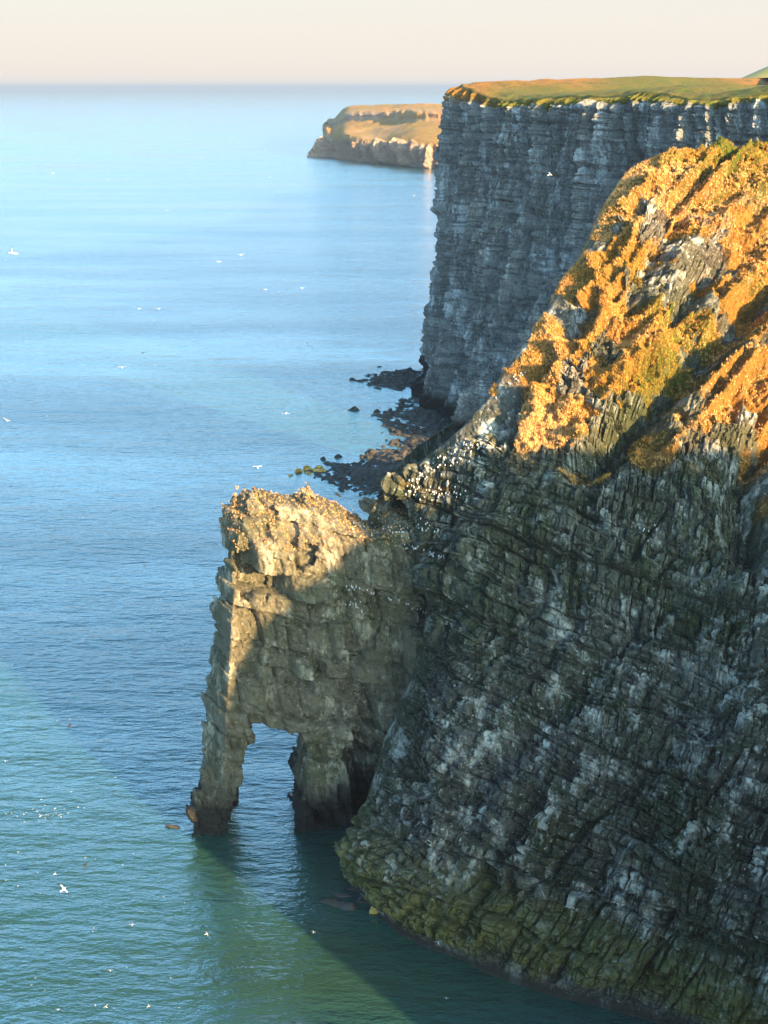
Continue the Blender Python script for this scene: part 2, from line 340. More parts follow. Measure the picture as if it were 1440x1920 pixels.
# ------------------------------------------------------------------ sea arch: solid cut from a field (surface nets)
def surface_nets(f, org, h):
    s = f < 0; nx, ny, nz = f.shape
    c = np.zeros((nx - 1, ny - 1, nz - 1), np.int8)
    for a in (0, 1):
        for b in (0, 1):
            for d in (0, 1): c += s[a:nx - 1 + a, b:ny - 1 + b, d:nz - 1 + d]
    act = (c > 0) & (c < 8); idx = np.full(act.shape, -1, np.int32); I = np.argwhere(act); idx[act] = np.arange(len(I))
    acc = np.zeros((len(I), 3), np.float32); cnt = np.zeros(len(I), np.float32)
    cor = [(a, b, d) for a in (0, 1) for b in (0, 1) for d in (0, 1)]
    for p in cor:
        for ax in range(3):
            if p[ax]: continue
            q = list(p); q[ax] = 1
            fa = f[I[:, 0] + p[0], I[:, 1] + p[1], I[:, 2] + p[2]]; fb = f[I[:, 0] + q[0], I[:, 1] + q[1], I[:, 2] + q[2]]
            mk = (fa < 0) != (fb < 0); t = np.where(mk, fa / np.where(mk, fa - fb, 1), 0)
            pt = np.tile(np.array(p, np.float32), (len(I), 1)); pt[:, ax] += t
            acc += pt * mk[:, None]; cnt += mk
    V = (I + acc / cnt[:, None]) * h + org
    Q = []
    for ax in range(3):
        o = [slice(1, -1)] * 3; o[ax] = slice(0, -1)
        o2 = [slice(1, -1)] * 3; o2[ax] = slice(1, None)
        A = s[tuple(o)]; B = s[tuple(o2)]; E = np.argwhere(A != B); sg = A[A != B]
        base = E.copy()
        for k in range(3):
            if k != ax: base[:, k] += 1
        b1, b2 = [(1, 2), (2, 0), (0, 1)][ax]
        def g(d1, d2):
            q = base.copy(); q[:, b1] -= d1; q[:, b2] -= d2; return idx[q[:, 0], q[:, 1], q[:, 2]]
        quad = np.stack([g(1, 1), g(0, 1), g(0, 0), g(1, 0)], -1)
        quad[~sg] = quad[~sg][:, ::-1]
        Q.append(quad)
    return V, np.concatenate(Q)
def build_arch():
    h = 0.18; x0, x1, y0, y1, z0, z1 = -34, 14, 153, 184, -3, 55
    xs = np.arange(x0, x1, h, dtype=np.float32); ys = np.arange(y0, y1, h, dtype=np.float32); zs = np.arange(z0, z1, h, dtype=np.float32)
    def pl(pts, Y): return [(P(a, b, Y)[0], P(a, b, Y)[2]) for a, b in pts]
    sil = [(357, 1700), (363, 1553), (376, 1465), (382, 1430), (377, 1380), (387, 1300), (391, 1252), (402, 1190), (399, 1130), (413, 1040), (409, 985), (414, 950)]
    top = [(418, 924), (440, 912), (480, 911), (520, 925), (575, 929), (598, 948), (650, 976), (700, 988), (745, 975), (850, 990)]
    pts = pl(sil, 160) + pl(top, 168) + pl([(900, 1100), (860, 1700)], 162)
    hole = pl([(416, 1720), (423, 1560), (438, 1500), (455, 1440), (478, 1360), (568, 1376), (574, 1440), (568, 1505), (554, 1560), (548, 1720)], 159.5)
    X2, Z2 = np.meshgrid(xs, zs, indexing='ij')
    dp = poly_sd(X2, Z2, pts); dh = poly_sd(X2, Z2, hole)
    X, Y, Z = np.meshgrid(xs, ys, zs, indexing='ij')
    # plan: left end turned seaward, face runs back a little to the right
    yf = 158.6 + 0.12 * (X + 22) + 1.0 * np.maximum(0, -23.2 + 0.085 * Z - X) * 1.8 * sstep(3, 14, Z) + 0.075 * (Z - 20)
    yf = np.where(Z > 42, yf + 0.9 * (Z - 42), yf)
    yb = 170 + 0.25 * (X + 24) - 0.05 * Z
    inner = sstep(-14, 2, X); yb = yb + 4 * inner
    d = np.maximum(np.maximum(yf - Y, Y - yb), dp[:, None, :])
    wob = 1.0 * fbm(X[::2, ::2, ::2] * .1, Y[::2, ::2, ::2] * .1, Z[::2, ::2, ::2] * .1, 2, 71)
    wob = np.repeat(np.repeat(np.repeat(wob, 2, 0), 2, 1), 2, 2)[:d.shape[0], :d.shape[1], :d.shape[2]]
    # recesses under the ledge of the lit tower and behind the neck
    def box(pxa, pya, pxb, pyb, dep, Yr=159.5, sh=0.0):
        a = P(pxa, pya, Yr); b = P(pxb, pyb, Yr)
        q = np.maximum(np.maximum(a[0] - X, X - b[0]), np.maximum(b[2] - Z - sh * X, Z - a[2]))
        return np.maximum(q, Y - (yf + dep))
    near = np.abs(d) < 3.2
    dm = d
    for bx in [(447, 1062, 478, 1128, 3.2), (484, 1072, 512, 1142, 2.2), (540, 1046, 582, 1070, 1.6), (430, 935, 452, 1000, 1.4), (480, 955, 515, 1025, 1.2), (535, 1000, 550, 1030, 1.2),
               (655, 1410, 760, 1580, 5.5), (640, 1130, 700, 1230, 1.0), (575, 1120, 640, 1180, 0.8), (800, 1145, 818, 1180, 2.0), (500, 935, 570, 950, 1.2)]:
        dm = np.maximum(dm, -box(*bx))
    dh3 = np.stack([np.roll(dh, -int(round(0.13 * (float(q) - 159.5) / h)), 0) for q in ys], 1)   # the passage splays seaward
    dm = np.maximum(dm, -dh3)
    # flare of the two feet
    dm = dm - 0.3 * sstep(7, 2, Z) * sstep(0.3, 1.5, dh[:, None, :] + 1.5)
    k = np.abs(dm) < 3.0
    x, y, z, wb = X[k], Y[k], Z[k], wob[k]
    s = x + 0.62 * y + 0.12 * z + wb * 1.4; wv = z + 0.20 * x + wb
    v1, e1 = blocks(s, wv, 3.6, 3.4, 13); v2, e2 = blocks(s + 3, wv + 1, 1.5, 1.5, 15); v3, e3 = blocks(s, wv, .6, .8, 17)
    am = 0.5 + sstep(-.3, .3, fbm(x * .08, y * .08, z * .08, 2, 79)); dd = -(1.9 * am * (v1 - .5) + 0.8 * (v2 - .5) + 0.3 * (v3 - .5)) + 0.5 * np.exp(-(e1 / .2) ** 2) + 0.15 * np.exp(-(e2 / .2) ** 2)
    dd -= 0.8 * wb + 0.25 * fbm(x * .9, y * .9, z * .9, 3, 81)
    f = dm.astype(np.float32); f[k] += dd
    f[:, :, :2] = np.maximum(f[:, :, :2], 0.01)
    V, Q = surface_nets(f, np.array([x0, y0, z0]), h)
    x, y, z = V[:, 0], V[:, 1], V[:, 2]
    ix = tuple(np.clip(((V - np.array([x0, y0, z0])) / h).astype(int), 0, np.array(f.shape) - 1).T)
    wb = wob[ix]; s = x + 0.62 * y + 0.12 * z + wb * 1.4; wv = z + 0.20 * x + wb
    v1, _ = blocks(s, wv, 3.6, 3.4, 13); v2, _ = blocks(s + 3, wv + 1, 1.5, 1.5, 15)
    gr = 0.75 * sstep(40.5, 44, z - 0.1 * (y - 160) + 2 * fbm(x * .3, y * .3, z * .3, 3, 83)) * (y > 161)
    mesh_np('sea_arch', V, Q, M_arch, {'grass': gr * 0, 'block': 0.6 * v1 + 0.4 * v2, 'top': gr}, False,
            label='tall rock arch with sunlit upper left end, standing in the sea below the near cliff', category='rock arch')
    return V
AV = build_arch()

# ------------------------------------------------------------------ far chalk cliff across the bay
def build_far():
    base = [(230, 640), (120, 600), (60, 540), (24, 480), W0(778, 708)[:2], W0(806, 762)[:2], W0(850, 800)[:2], W0(930, 850)[:2], (46, 318), (64, 288), (88, 268), (150, 258), (300, 250)]
    topc = [(230, 640, 99), (130, 600, 99), (80, 555, 99), (47, 500, 98.5), P(862, 166, 462), P(918, 188, 432), P(1000, 192, 410), P(1130, 188, 378), P(1225, 184, 360), P(1300, 197, 343), P(1440, 184, 326), P(1600, 182, 318), P(1900, 170, 310)]
    n_ = len(base); ctrl = []
    inl = [np.array(d) / np.hypot(*d) for d in [(.3, .9), (.3, .9), (.5, .8), (.8, .5), (.85, .45), (.85, .5), (.8, .55), (.8, .6), (.7, .7), (.6, .8), (.4, .9), (.2, 1), (0, 1)]]
    for b, t, q in zip(base, topc, inl):
        b = np.array([b[0], b[1], 0.]); t = np.array(t, float); cl = []
        for f in (-.05, 0, .12, .3, .5, .7, .88, 1):
            k = np.interp(f, [-.05, 0, .12, .3, .5, .7, .88, 1], [-.12, 0, .22, .45, .66, .82, .92, 1]); p = b + (t - b) * k; p[2] = t[2] * f if f > -.01 else -4
            cl.append(p)
        for dist, dz in ((4, 1.6), (12, 2.6), (40, 3.2), (110, 3.9), (300, 5), (700, 7)):
            cl.append(t + np.array([q[0] * dist, q[1] * dist, dz]))
        ctrl.append(cl)
    ctrl = np.array(ctrl).transpose(1, 0, 2)
    for c in range(n_):
        ctrl[-2, c, 2] = 100 + c * .22; ctrl[-1, c, 2] = 97
    u = np.concatenate([np.linspace(0, 3, 60), np.linspace(3, 10.6, 850)[1:], np.linspace(10.6, 12, 40)[1:]])
    v = np.concatenate([np.linspace(0, 1, 4), np.linspace(1, 7, 560)[1:], np.linspace(7, 9, 80)[1:], np.linspace(9, 13, 60)[1:]])
    V = cr(cr(ctrl, v, 0), u, 1); n = normals(V)
    if n[300, 400, 0] > 0: n = -n
    wall = (1 - sstep(6.7, 7.2, v))[:, None] * np.ones(len(u)); X, Y, Z = V[..., 0], V[..., 1], V[..., 2]
    s = np.concatenate([[0], np.cumsum(np.hypot(*np.diff(V[300, :, :2], axis=0).T))])[None] * np.ones(X.shape)
    def ridged(a): return 1 - 2 * np.abs(a)
    sw = s + 2.5 * fbm(s * .05, Z * .03, s * 0, 3, 90); D = 5 * fbm(s * .035, s * 0, Z * .012, 2, 91) + 3.2 * ridged(noise(sw * .11, s * 0, Z * .014, 93)) + 2.4 * ridged(noise(sw * .27, s * 0, Z * .03, 94)) + 2.0 * fbm(sw * .7, s * 0, Z * .09, 4, 95, .7)
    wz = 1.2 * fbm(s * .06, Z * .06, s * 0, 3, 96)
    D -= 6 * np.exp(-(noise(sw * .10, Z * .012, s * 0, 103) / .07) ** 2) + 3.5 * np.exp(-(noise(sw * .26, Z * .025, s * 0, 104) / .10) ** 2)
    D -= 1.0 * np.exp(-(noise(Z * .22, s * .012, s * 0, 105) / .10) ** 2) + .6 * np.exp(-(noise(Z * .55, s * .02, s * 0, 106) / .12) ** 2)
    v1, e1 = blocks(s + wz, Z + wz, 3.0, 2.8, 23); v2, e2 = blocks(s + wz, Z + wz, 1.1, 2.4, 25)
    D += 1.1 * (v1 - .5) + 0.7 * (v2 - .5) - 0.5 * np.exp(-(e1 / .3) ** 2)
    D += 1.0 * fbm(X * .4, Y * .4, Z * .4, 4, 97, .65)
    # caves at the foot and a dark cleft near the corner
    px, py, _ = project(V)
    for (cx, cy, rx, ry, a) in [(795, 672, 14, 48, 7), (1192, 310, 20, 34, 3.5), (1000, 235, 8, 60, 3), (868, 330, 6, 160, 2.5), (990, 420, 12, 130, 2.5), (1070, 330, 7, 90, 2)]:
        D -= a * np.exp(-((px - cx) / rx) ** 4 - ((py - cy) / ry) ** 4)
    D = D * sstep(0, .15, v / 7)[:, None]
    V = V + n * (D * wall)[..., None]
    V[..., 2] += (1 - wall) * (1.0 * fbm(X * .05, Y * .05, X * 0, 3, 98) + 0.4 * fbm(X * .3, Y * .3, X * 0, 2, 99))
    edge = 4.5 * fbm(s * .07, s * 0, s * 0, 3, 101) - 2
    gm = sstep(-1, 1.0, Z - (96.0 - 1.0) + 7.0 * fbm(s * .09, s * 0, Z * .12, 4, 102, .7) - (1 - (1 - wall)) * 1.0 + (1 - wall) * 9)
    grid('far_cliff', V, M_far, {'grass': gm, 'block': 0.5 * v1 + 0.5 * v2, 'green': sstep(-.35, .0, fbm(X * .02, Y * .008, X * 0, 3, 111))}, kind='structure')
    return V
FV = build_far()
# ground inland beyond the far cliff and the low hill on the skyline
def build_inland():
    x = np.linspace(180, 900, 150); y = np.linspace(560, 1130, 60); X, Y = np.meshgrid(x, y)
    Z = 92 + 2 * fbm(X * .006, Y * .006, X * 0, 3, 120) + 28 * np.exp(-(((X - 312) / 55) ** 2 + ((Y - 1000) / 48) ** 2))
    grid('clifftop_field', np.stack([X, Y, Z], -1), M_field, smooth=True, kind='structure')
m = Mat('field grass'); fg = m.noise(0.03, 5, 0.6)
M_field = m.finish(m.mix(m.ramp(fg, [(0.4, 0.0), (0.6, 1.0)]), (0.30, 0.28, 0.06), (0.42, 0.30, 0.10)), 0.9)
build_inland()

# ------------------------------------------------------------------ distant headland
def build_headland():
    #  px, waterline py, cliff-top py, slope-top py (+dist), skyline py
    col = [(590, 300, 296, 292, 288), (610, 293, 248, 240, 238), (626, 296, 262, 236, 232), (650, 301, 256, 228, 210), (700, 305, 268, 226, 206), (745, 309, 266, 228, 204), (790, 315, 272, 226, 204), (850, 318, 278, 226, 205), (950, 320, 280, 226, 205)]
    ctrl = []
    for px, a, b, c, d in col:
        w = W0(px, a); Y = w[1]
        w1 = P(px, b, Y + 12); w2 = P(px, c, Y + 190); w3 = P(px, c - (c - d) * .8, Y + 205); w4 = P(px, d, Y + 330); w5 = w4 + np.array([0, 260, -1.0]); w6 = w4 + np.array([60, 420, -80.])
        bb = w.copy(); bb[2] = -4; bb[1] -= 2
        mid = (w + w1) / 2; mid2 = (w1 + w2) / 2 + np.array([0, 0, 2.]); ctrl.append([bb, w, mid, w1, mid2, w2, w3, w4, w5, w6])
    ctrl = np.array(ctrl).transpose(1, 0, 2)
    end = ctrl[:, 0].copy(); end[:, 2] = -6; ctrl[:, 0] = end + np.array([10, 60, 0])
    u = np.linspace(0, 8, 700); v = np.concatenate([np.linspace(0, 3, 120), np.linspace(3, 9, 150)[1:]])
    V = cr(cr(ctrl, v, 0), u, 1); X, Y, Z = V[..., 0], V[..., 1], V[..., 2]
    n = normals(V)
    if n[40, 200, 1] > 0: n = -n
    wl = (sstep(.8, 1.2, v) * (1 - sstep(2.8, 3.3, v)))[:, None]; wl2 = (np.exp(-((v - 5.6) / .45) ** 2))[:, None]
    D = 16 * (noise(X * .03, Y * 0, Z * .004, 131)) + 8 * (1 - 2 * np.abs(noise(X * .09, Y * 0, Z * .02, 133))) + 8 * noise(X * .22, Y * 0, Z * .05, 134) + 9 * fbm(X * .3, Y * .3, Z * .2, 4, 135, .75)
    D = D - 8
    V = V + n * (D * np.clip(wl + .25 * wl2, 0, 1) + 3 * fbm(X * .03, Y * .03, Z * .03, 4, 137))[..., None]
    g = np.clip(1 - wl * 1.2 - wl2 * sstep(760, 700, project(V)[0]) * 1.2, 0, 1) * (v > 2)[:, None]
    g = np.clip(g - 0.35 * sstep(.05, .3, fbm(X * .02, Y * .02, Z * .05, 4, 139)), 0, 1)
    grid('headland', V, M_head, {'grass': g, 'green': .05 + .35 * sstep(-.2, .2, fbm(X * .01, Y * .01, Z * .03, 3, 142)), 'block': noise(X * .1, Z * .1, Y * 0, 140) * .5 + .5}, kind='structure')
build_headland()

# ------------------------------------------------------------------ land the photographer stands on and unseen land to the right, shaped as shadow caster
def build_viewer_land_and_caster():
    x = np.arange(-120, 620, 2.0); y = np.arange(-460, 130, 2.0); X, Y = np.meshgrid(x, y)
    own = [(-90, -460), (-60, -60), (-35, -9), (0, -1.0), (10, -7), (42, -60), (85, -140), (115, -260), (130, -460)]
    big = [(57, 57), (73, 63), (620, 63), (620, -460), (480, -460), (363.8, -296.8), (226.8, -136.8), (141.8, -36.8), (90.8, 23.2)]  # unseen caster, outline set by its shadow on arch, slope and water
    Z = np.full(X.shape, -6.0)
    for pts, sl_ in ((own, 2.6), (big, 1.6)):
        d = -poly_sd(X, Y, pts) + (2.5 * fbm(X * .035, Y * .035, X * 0, 2, 151) + 2.5 * fbm(X * .11, Y * .11, X * 0, 3, 152)) * (0 if pts is own else 1)
        prof = np.interp(d, [-2, 0.5, 1, 17, 31, 55], [-6, 41, 44, 76, 98, 100]) if pts is big else np.interp(d, [0, 1.0, 30], [-6, 97.6, 98.2])
        Z = np.maximum(Z, prof)
    grid('viewer_headland_and_caster', np.stack([X, Y, Z], -1), M_land, {'grass': sstep(80, 95, Z), 'block': Z * 0 + .5}, kind='structure')
M_land = M_near
build_viewer_land_and_caster()

# ------------------------------------------------------------------ foreshore of the bay
shore_px = [(650, 716), (690, 702), (740, 692), (790, 684), (835, 740), (900, 800), (960, 860), (960, 945), (745, 945), (690, 925), (620, 915), (585, 885), (570, 872), (640, 862), (690, 850), (720, 815), (735, 800), (700, 775), (735, 765), (770, 735), (700, 728)]
shore = [tuple(W0(a, b)[:2]) for a, b in shore_px]
def shore_z(X, Y):
    d = -poly_sd(X, Y, shore)
    big = fbm(X * .13, Y * .13, X * 0, 3, 161)
    lump = fbm(X * .5, Y * .5, X * 0, 3, 163)
    v1, e = blocks(X + .5 * Y, Y * .8 + .4 * X, 2.4, 3.2, 33)
    return np.interp(d, [-12, 0, 6, 14, 30], [-1.6, -0.3, .1, 1.2, 4.5]) + .6 * big + .7 * np.maximum(lump, -.2) + 0.9 * (v1 - .5) * sstep(-6, 2, d), v1
x = np.arange(-40, 70, .32); y = np.arange(296, 468, .4); X, Y = np.meshgrid(x, y)
Z, v1 = shore_z(X, Y)
grid('shore', np.stack([X, Y, Z], -1), M_boulder, {'block': v1}, kind='structure')

def boulder_mesh(k, mat):
    r = np.random.default_rng(100 + k); nu, nv = 14, 9
    a = np.linspace(0, 2 * math.pi, nu, endpoint=False); b = np.linspace(-1.45, 1.45, nv)
    A, B = np.meshgrid(a, b); V = np.stack([np.cos(A) * np.cos(B), np.sin(A) * np.cos(B), np.sin(B)], -1)
    for _ in range(9):
        n = r.normal(size=3); n /= np.linalg.norm(n); c = r.uniform(.45, .8); q = V @ n; V = V - np.maximum(q - c, 0)[..., None] * n
    V = V * np.array([1.0, r.uniform(.6, .85), r.uniform(.45, .75)]); V = V * (1 + .06 * r.normal(size=V.shape))
    i = np.arange(nu * nv).reshape(nv, nu); q = np.stack([i[:-1], np.roll(i[:-1], -1, 1), np.roll(i[1:], -1, 1), i[1:]], -1).reshape(-1, 4)
    me = bpy.data.meshes.new('boulder'); me.from_pydata(V.reshape(-1, 3).tolist(), [], q.tolist() + [list(range(nu))[::-1], list(range(nu * nv - nu, nu * nv))])
    me.materials.append(mat); return me
BM = [boulder_mesh(k, M_boulder) for k in range(6)]; BG = [boulder_mesh(k + 20, M_sun_gold) for k in range(3)]
def boulder(px, py, size, label, group, meshes=None):
    p = W0(px, py); z, _ = shore_z(np.array([p[0]]), np.array([p[1]]))
    zz = max(float(z[0]), -.1)
    o = bpy.data.objects.new('boulder', random.choice(meshes or BM)); p = P(px, py, p[1]) if zz < .3 else np.array([p[0], p[1], zz])
    o.location = (p[0], p[1], zz); o.rotation_euler = (random.uniform(-.2, .2), random.uniform(-.2, .2), random.uniform(0, 6.3)); o.scale = [size * random.uniform(.85, 1.15) for _ in range(3)]
    link(o, label=label, category='boulder'); 
    if group: o['group'] = group
for (px, py, s, lb) in [(664, 768, 2.3, 'large dark boulder standing alone in the water off the far cliff foot'), (660, 712, 1.6, 'small dark rock at the seaward tip of the upper rock finger'),
                        (712, 688, 1.1, 'little rock in the water just beyond the upper rock finger'), (606, 862, 1.7, 'dark rock beside the golden shallows, nearest the open sea'),
                        (636, 857, 1.8, 'squat dark rock in the shallows right of the golden patch'), (692, 850, 2.0, 'dark rock at the seaward bend of the boulder beach'), (708, 772, 1.9, 'boulder next to the big lone rock on its landward side'),
                        (322, 1548, 0.0, '')]:
    if s: boulder(px, py, s, lb, None)
reg = [('dark boulder on the rock finger running out below the far cliff', 'boulders on the upper rock finger', [(668, 718), (700, 706), (775, 694), (800, 730), (720, 727)], 50, (.7, 1.7)),
       ('wet dark boulder in the middle stretch of beach under the far cliff', 'boulders of the middle beach', [(720, 770), (775, 745), (835, 770), (835, 815), (735, 810), (715, 790)], 70, (.8, 1.9)),
       ('dark rock of the lower boulder beach behind the arch neck', 'boulders of the lower beach', [(625, 868), (700, 845), (735, 815), (840, 815), (790, 880), (745, 935), (650, 915)], 110, (.7, 1.8)),
       ('small dark stone awash in the shallows left of the lower beach', 'stones awash in the shallows', [(572, 870), (600, 880), (660, 905), (735, 925), (735, 940), (650, 925), (590, 900)], 40, (.5, 1.2))]
for lb, gp, poly, n_, (a, b) in reg:
    poly = [(float(p), float(q)) for p, q in poly]; xs_ = [p[0] for p in poly]; ys_ = [p[1] for p in poly]; c = 0
    while c < n_:
        q = (random.uniform(min(xs_), max(xs_)), random.uniform(min(ys_), max(ys_)))
        if poly_sd(np.array([q[0]]), np.array([q[1]]), poly)[0] < 0: boulder(q[0], q[1], random.uniform(a, b), lb, gp); c += 1
for (px, py, s) in [(560, 884, 2.0), (574, 880, 1.8), (590, 882, 2.2), (604, 884, 1.6), (545, 892, 1.3), (598, 876, 1.3), (580, 888, 1.6), (712, 943, 1.6), (690, 941, 1.2)]:
    boulder(px, py, s, 'added rock with sunlight gold painted on, awash in the shallows beyond the arch top' if py < 920 else 'added rock with sunlight gold painted on, in the strip of water just above the arch neck', 'added rocks painted sunlit gold in the shallows' if py < 920 else 'added rocks painted sunlit gold above the arch neck', BG)  # rocks added for the golden sunlit patch, its light painted in their colour
# low dark rock awash left of the arch foot
bo = bpy.data.objects.new('boulder', BM[2]); bo.location = W0(328, 1550); bo.scale = (1.6, .6, .5); bo.rotation_euler = (0, .1, -.2)
link(bo, label='low dark rock awash in the sea just left of the arch foot', category='boulder')

for (px, py, s_, sx_, lb) in [(596, 1694, 2.0, 1.8, 'low flat dark rock at the seaward end of the shelf below the cliff foot'), (622, 1700, 1.8, 1.3, 'dark wet rock second from the seaward end of the low shelf'),
        (640, 1668, 1.6, 1, 'greenish rock on the water side of the corner of the near cliff foot'), (655, 1690, 2.0, 1, 'stepped green rock leaning on the corner of the near cliff foot'), (612, 1680, 1.3, 1.4, 'small dark rock on the inner side of the low shelf')]:
    o = bpy.data.objects.new('boulder', random.choice(BM)); o.location = W0(px + 26, py, -.2); o.scale = (s_ * sx_, s_ * .8, s_ * .8); o.rotation_euler = (0, 0, random.uniform(-.4, .2)); link(o, label=lb, category='boulder')
o = bpy.data.objects.new('boulder', BG[1]); o.location = W0(704, 1706, .5); o.scale = (1.1, .9, 1.3); link(o, label='rock with sunlight gold painted on, at the water edge under the corner of the near cliff', category='boulder')  # sunlit look comes from the painted gold colour
# ------------------------------------------------------------------ surface lookup from the camera
ALL = np.concatenate([NV.reshape(-1, 3)[::2], AV]); PX, PY, PD = project(ALL)
okm = (PX > 300) & (PX < 1460) & (PY > 200) & (PY < 1930) & (PD > 0); ALL = ALL[okm]; PX = PX[okm]; PY = PY[okm]; PD = PD[okm]
def surf(px, py, r=2.0):
    k = np.where((np.abs(PX - px) < r) & (np.abs(PY - py) < r))[0]
    return ALL[k[np.argmin(PD[k])]] if len(k) else None

# ------------------------------------------------------------------ grass tufts on the upper slope, arch top and rims
def tufts(name, pts, size, tintv, nb=7, **tags):
    n_ = len(pts); K = n_ * nb
    base = np.repeat(pts, nb, 0) + rng.normal(0, size * .35, (K, 3)) * np.array([1, 1, .3])
    ang = rng.uniform(0, 2 * math.pi, K); h_ = size * rng.uniform(.6, 1.3, K); wd = size * rng.uniform(.10, .22, K)
    dx, dy = np.cos(ang), np.sin(ang); lean = rng.uniform(.2, .9, K)
    a = base + np.stack([-dy * wd, dx * wd, 0 * wd], -1); b = base - np.stack([-dy * wd, dx * wd, 0 * wd], -1)
    c = base + np.stack([dx * h_ * lean, dy * h_ * lean, h_], -1)
    V = np.stack([a, b, c], 1).reshape(-1, 3); t = np.repeat(np.clip(np.repeat(tintv, nb) + rng.normal(0, .10, K), 0, 1), 3)
    mesh_np(name, V, np.arange(K * 3).reshape(-1, 3), M_grass, {'tint': t}, **tags)
fv = NV.reshape(-1, 3); fg_ = NG.ravel(); px, py, _ = project(fv)
prob = np.where((fg_ > .45) & (px > 880) & (px < 1560) & (py > 200) & (py < 960), 1.0, 0)
k = rng.choice(len(fv), 36000, p=prob / prob.sum()); pts = fv[k] + (0, 0, -.05)
tv = 0.82 + 0.55 * fbm(pts[:, 0] * .09, pts[:, 1] * .09, pts[:, 2] * .09, 3, 201) + 0.2 * fbm(pts[:, 0] * .5, pts[:, 1] * .5, pts[:, 2] * .5, 2, 205)
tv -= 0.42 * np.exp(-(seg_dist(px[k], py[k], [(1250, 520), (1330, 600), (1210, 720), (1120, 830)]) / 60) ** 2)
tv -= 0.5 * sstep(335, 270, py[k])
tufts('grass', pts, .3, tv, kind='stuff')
ztop = AV[(AV[:, 2] > 41)]; 
zb = ztop[rng.choice(len(ztop), 2500)]
tufts('dry_grass', zb, .22, np.full(len(zb), .93), kind='stuff')

# ------------------------------------------------------------------ birds
def loft(rings, seg, mats):             # closed body of rings (x, z, ry, rz) along x
    V = []; Fc = []
    for (x, z, ry, rz) in rings:
        for s_ in range(seg):
            a = 2 * math.pi * s_ / seg; V.append((x, ry * math.cos(a), z + rz * math.sin(a)))
    for r in range(len(rings) - 1):
        for s_ in range(seg):
            a = r * seg + s_; b = r * seg + (s_ + 1) % seg; Fc.append((a, b, b + seg, a + seg))
    Fc.append(tuple(range(seg))[::-1]); Fc.append(tuple(range((len(rings) - 1) * seg, len(rings) * seg)))
    return V, Fc
def flying(kind, flap):                 # one continuous bird: body, bill, fanned tail, bent wings with tips
    V, Fc = loft([(-.50, .0, .01, .008), (-.40, .0, .10, .02), (-.25, .0, .08, .06), (-.05, .0, .11, .10), (.15, .01, .11, .10), (.28, .03, .07, .07), (.36, .045, .06, .06), (.43, .04, .035, .035), (.52, .03, .008, .01)], 8, None)
    mi = [0 if kind != 'dark' else 2] * len(Fc)
    for j in range(8 * 7, 8 * 8): mi[j] = 3
    if kind != 'dark':
        for j in range(0, 8): mi[j] = 0 if kind == 'gull' else 0
    for sgn in (-1, 1):
        st = [(0.06, .0, .26), (.35, .7, .22), (.62, 1.0, .17), (.85, .95, .11), (1.0, .6, .03)]
        off = len(V); zz = 0
        for k_, (yy, _, ch) in enumerate(st):
            zz = 0.05 + flap * (min(yy, .45) * 1.0 + max(yy - .45, 0) * (-.35)); xx = .10 + (.10 * math.sin(yy * 3.0)) - .28 * max(yy - .45, 0)
            y_ = sgn * (yy * math.cos(flap * .6))
            for (cx, cz) in ((.5, 0), (0, .025), (-.5, 0), (0, -.008)): V.append((xx + cx * ch * 1.0, y_, zz + cz * (1 - yy * .8)))
        for k_ in range(len(st) - 1):
            for q in range(4):
                a = off + k_ * 4 + q; b = off + k_ * 4 + (q + 1) % 4; f_ = (a, b, b + 4, a + 4); Fc.append(f_ if sgn > 0 else f_[::-1])
                mi.append(1 if k_ >= (2 if kind == 'gannet' else 3) else (2 if kind == 'gull' and q in (0, 1) else (2 if kind == 'dark' else 0)))
        Fc.append(tuple(range(off + len(st) * 4 - 4, off + len(st) * 4))); mi.append(1)
    me = bpy.data.meshes.new('seabird'); me.from_pydata(V, [], Fc)
    for m_ in (B_white, B_black, B_dark if kind == 'dark' else B_grey, B_bill): me.materials.append(m_)
    me.polygons.foreach_set('material_index', mi); me.polygons.foreach_set('use_smooth', [True] * len(mi)); me.update(); return me
def perched(pose):                      # upright auk: dark back, white breast, neck, head, bill
    if pose: rings = [(-.02, 0, .03, .02), (-.01, .06, .10, .09), (0, .16, .12, .11), (.02, .26, .10, .09), (.04, .33, .06, .055), (.05, .38, .055, .055), (.06, .43, .03, .03)]
    V = []; Fc = []; mi = []; seg = 8
    rings = [(-.03, .0, .03), (-.02, .05, .09), (.0, .15, .115), (.01, .25, .095), (.02, .32, .055), (.03, .37, .055), (.035, .42, .03)]
    for (x_, z_, r_) in rings:
        for s_ in range(seg):
            a = 2 * math.pi * s_ / seg; V.append((x_ + r_ * math.cos(a) * 1.1, r_ * math.sin(a), z_))
    for r in range(len(rings) - 1):
        for s_ in range(seg):
            a = r * seg + s_; b = r * seg + (s_ + 1) % seg; Fc.append((a, b, b + seg, a + seg))
            mi.append(1 if ((s_ in (3, 4)) or (r >= 5 and pose == 1)) else 0)
    Fc.append(tuple(range(seg))[::-1]); mi.append(0); Fc.append(tuple(range(len(V) - seg, len(V)))); mi.append(1 if pose == 1 else 0)
    o = len(V); V += [(.07, -.012, .37), (.07, .012, .37), (.07, 0, .395), (.15, 0, .375)]; Fc += [(o, o + 1, o + 3), (o + 1, o + 2, o + 3), (o + 2, o, o + 3)]; mi += [3] * 3
    me = bpy.data.meshes.new('seabird'); me.from_pydata(V, [], Fc)
    for m_ in (B_white, B_dark, B_grey, B_bill): me.materials.append(m_)
    me.polygons.foreach_set('material_index', mi); me.polygons.foreach_set('use_smooth', [True] * len(mi)); me.update(); return me
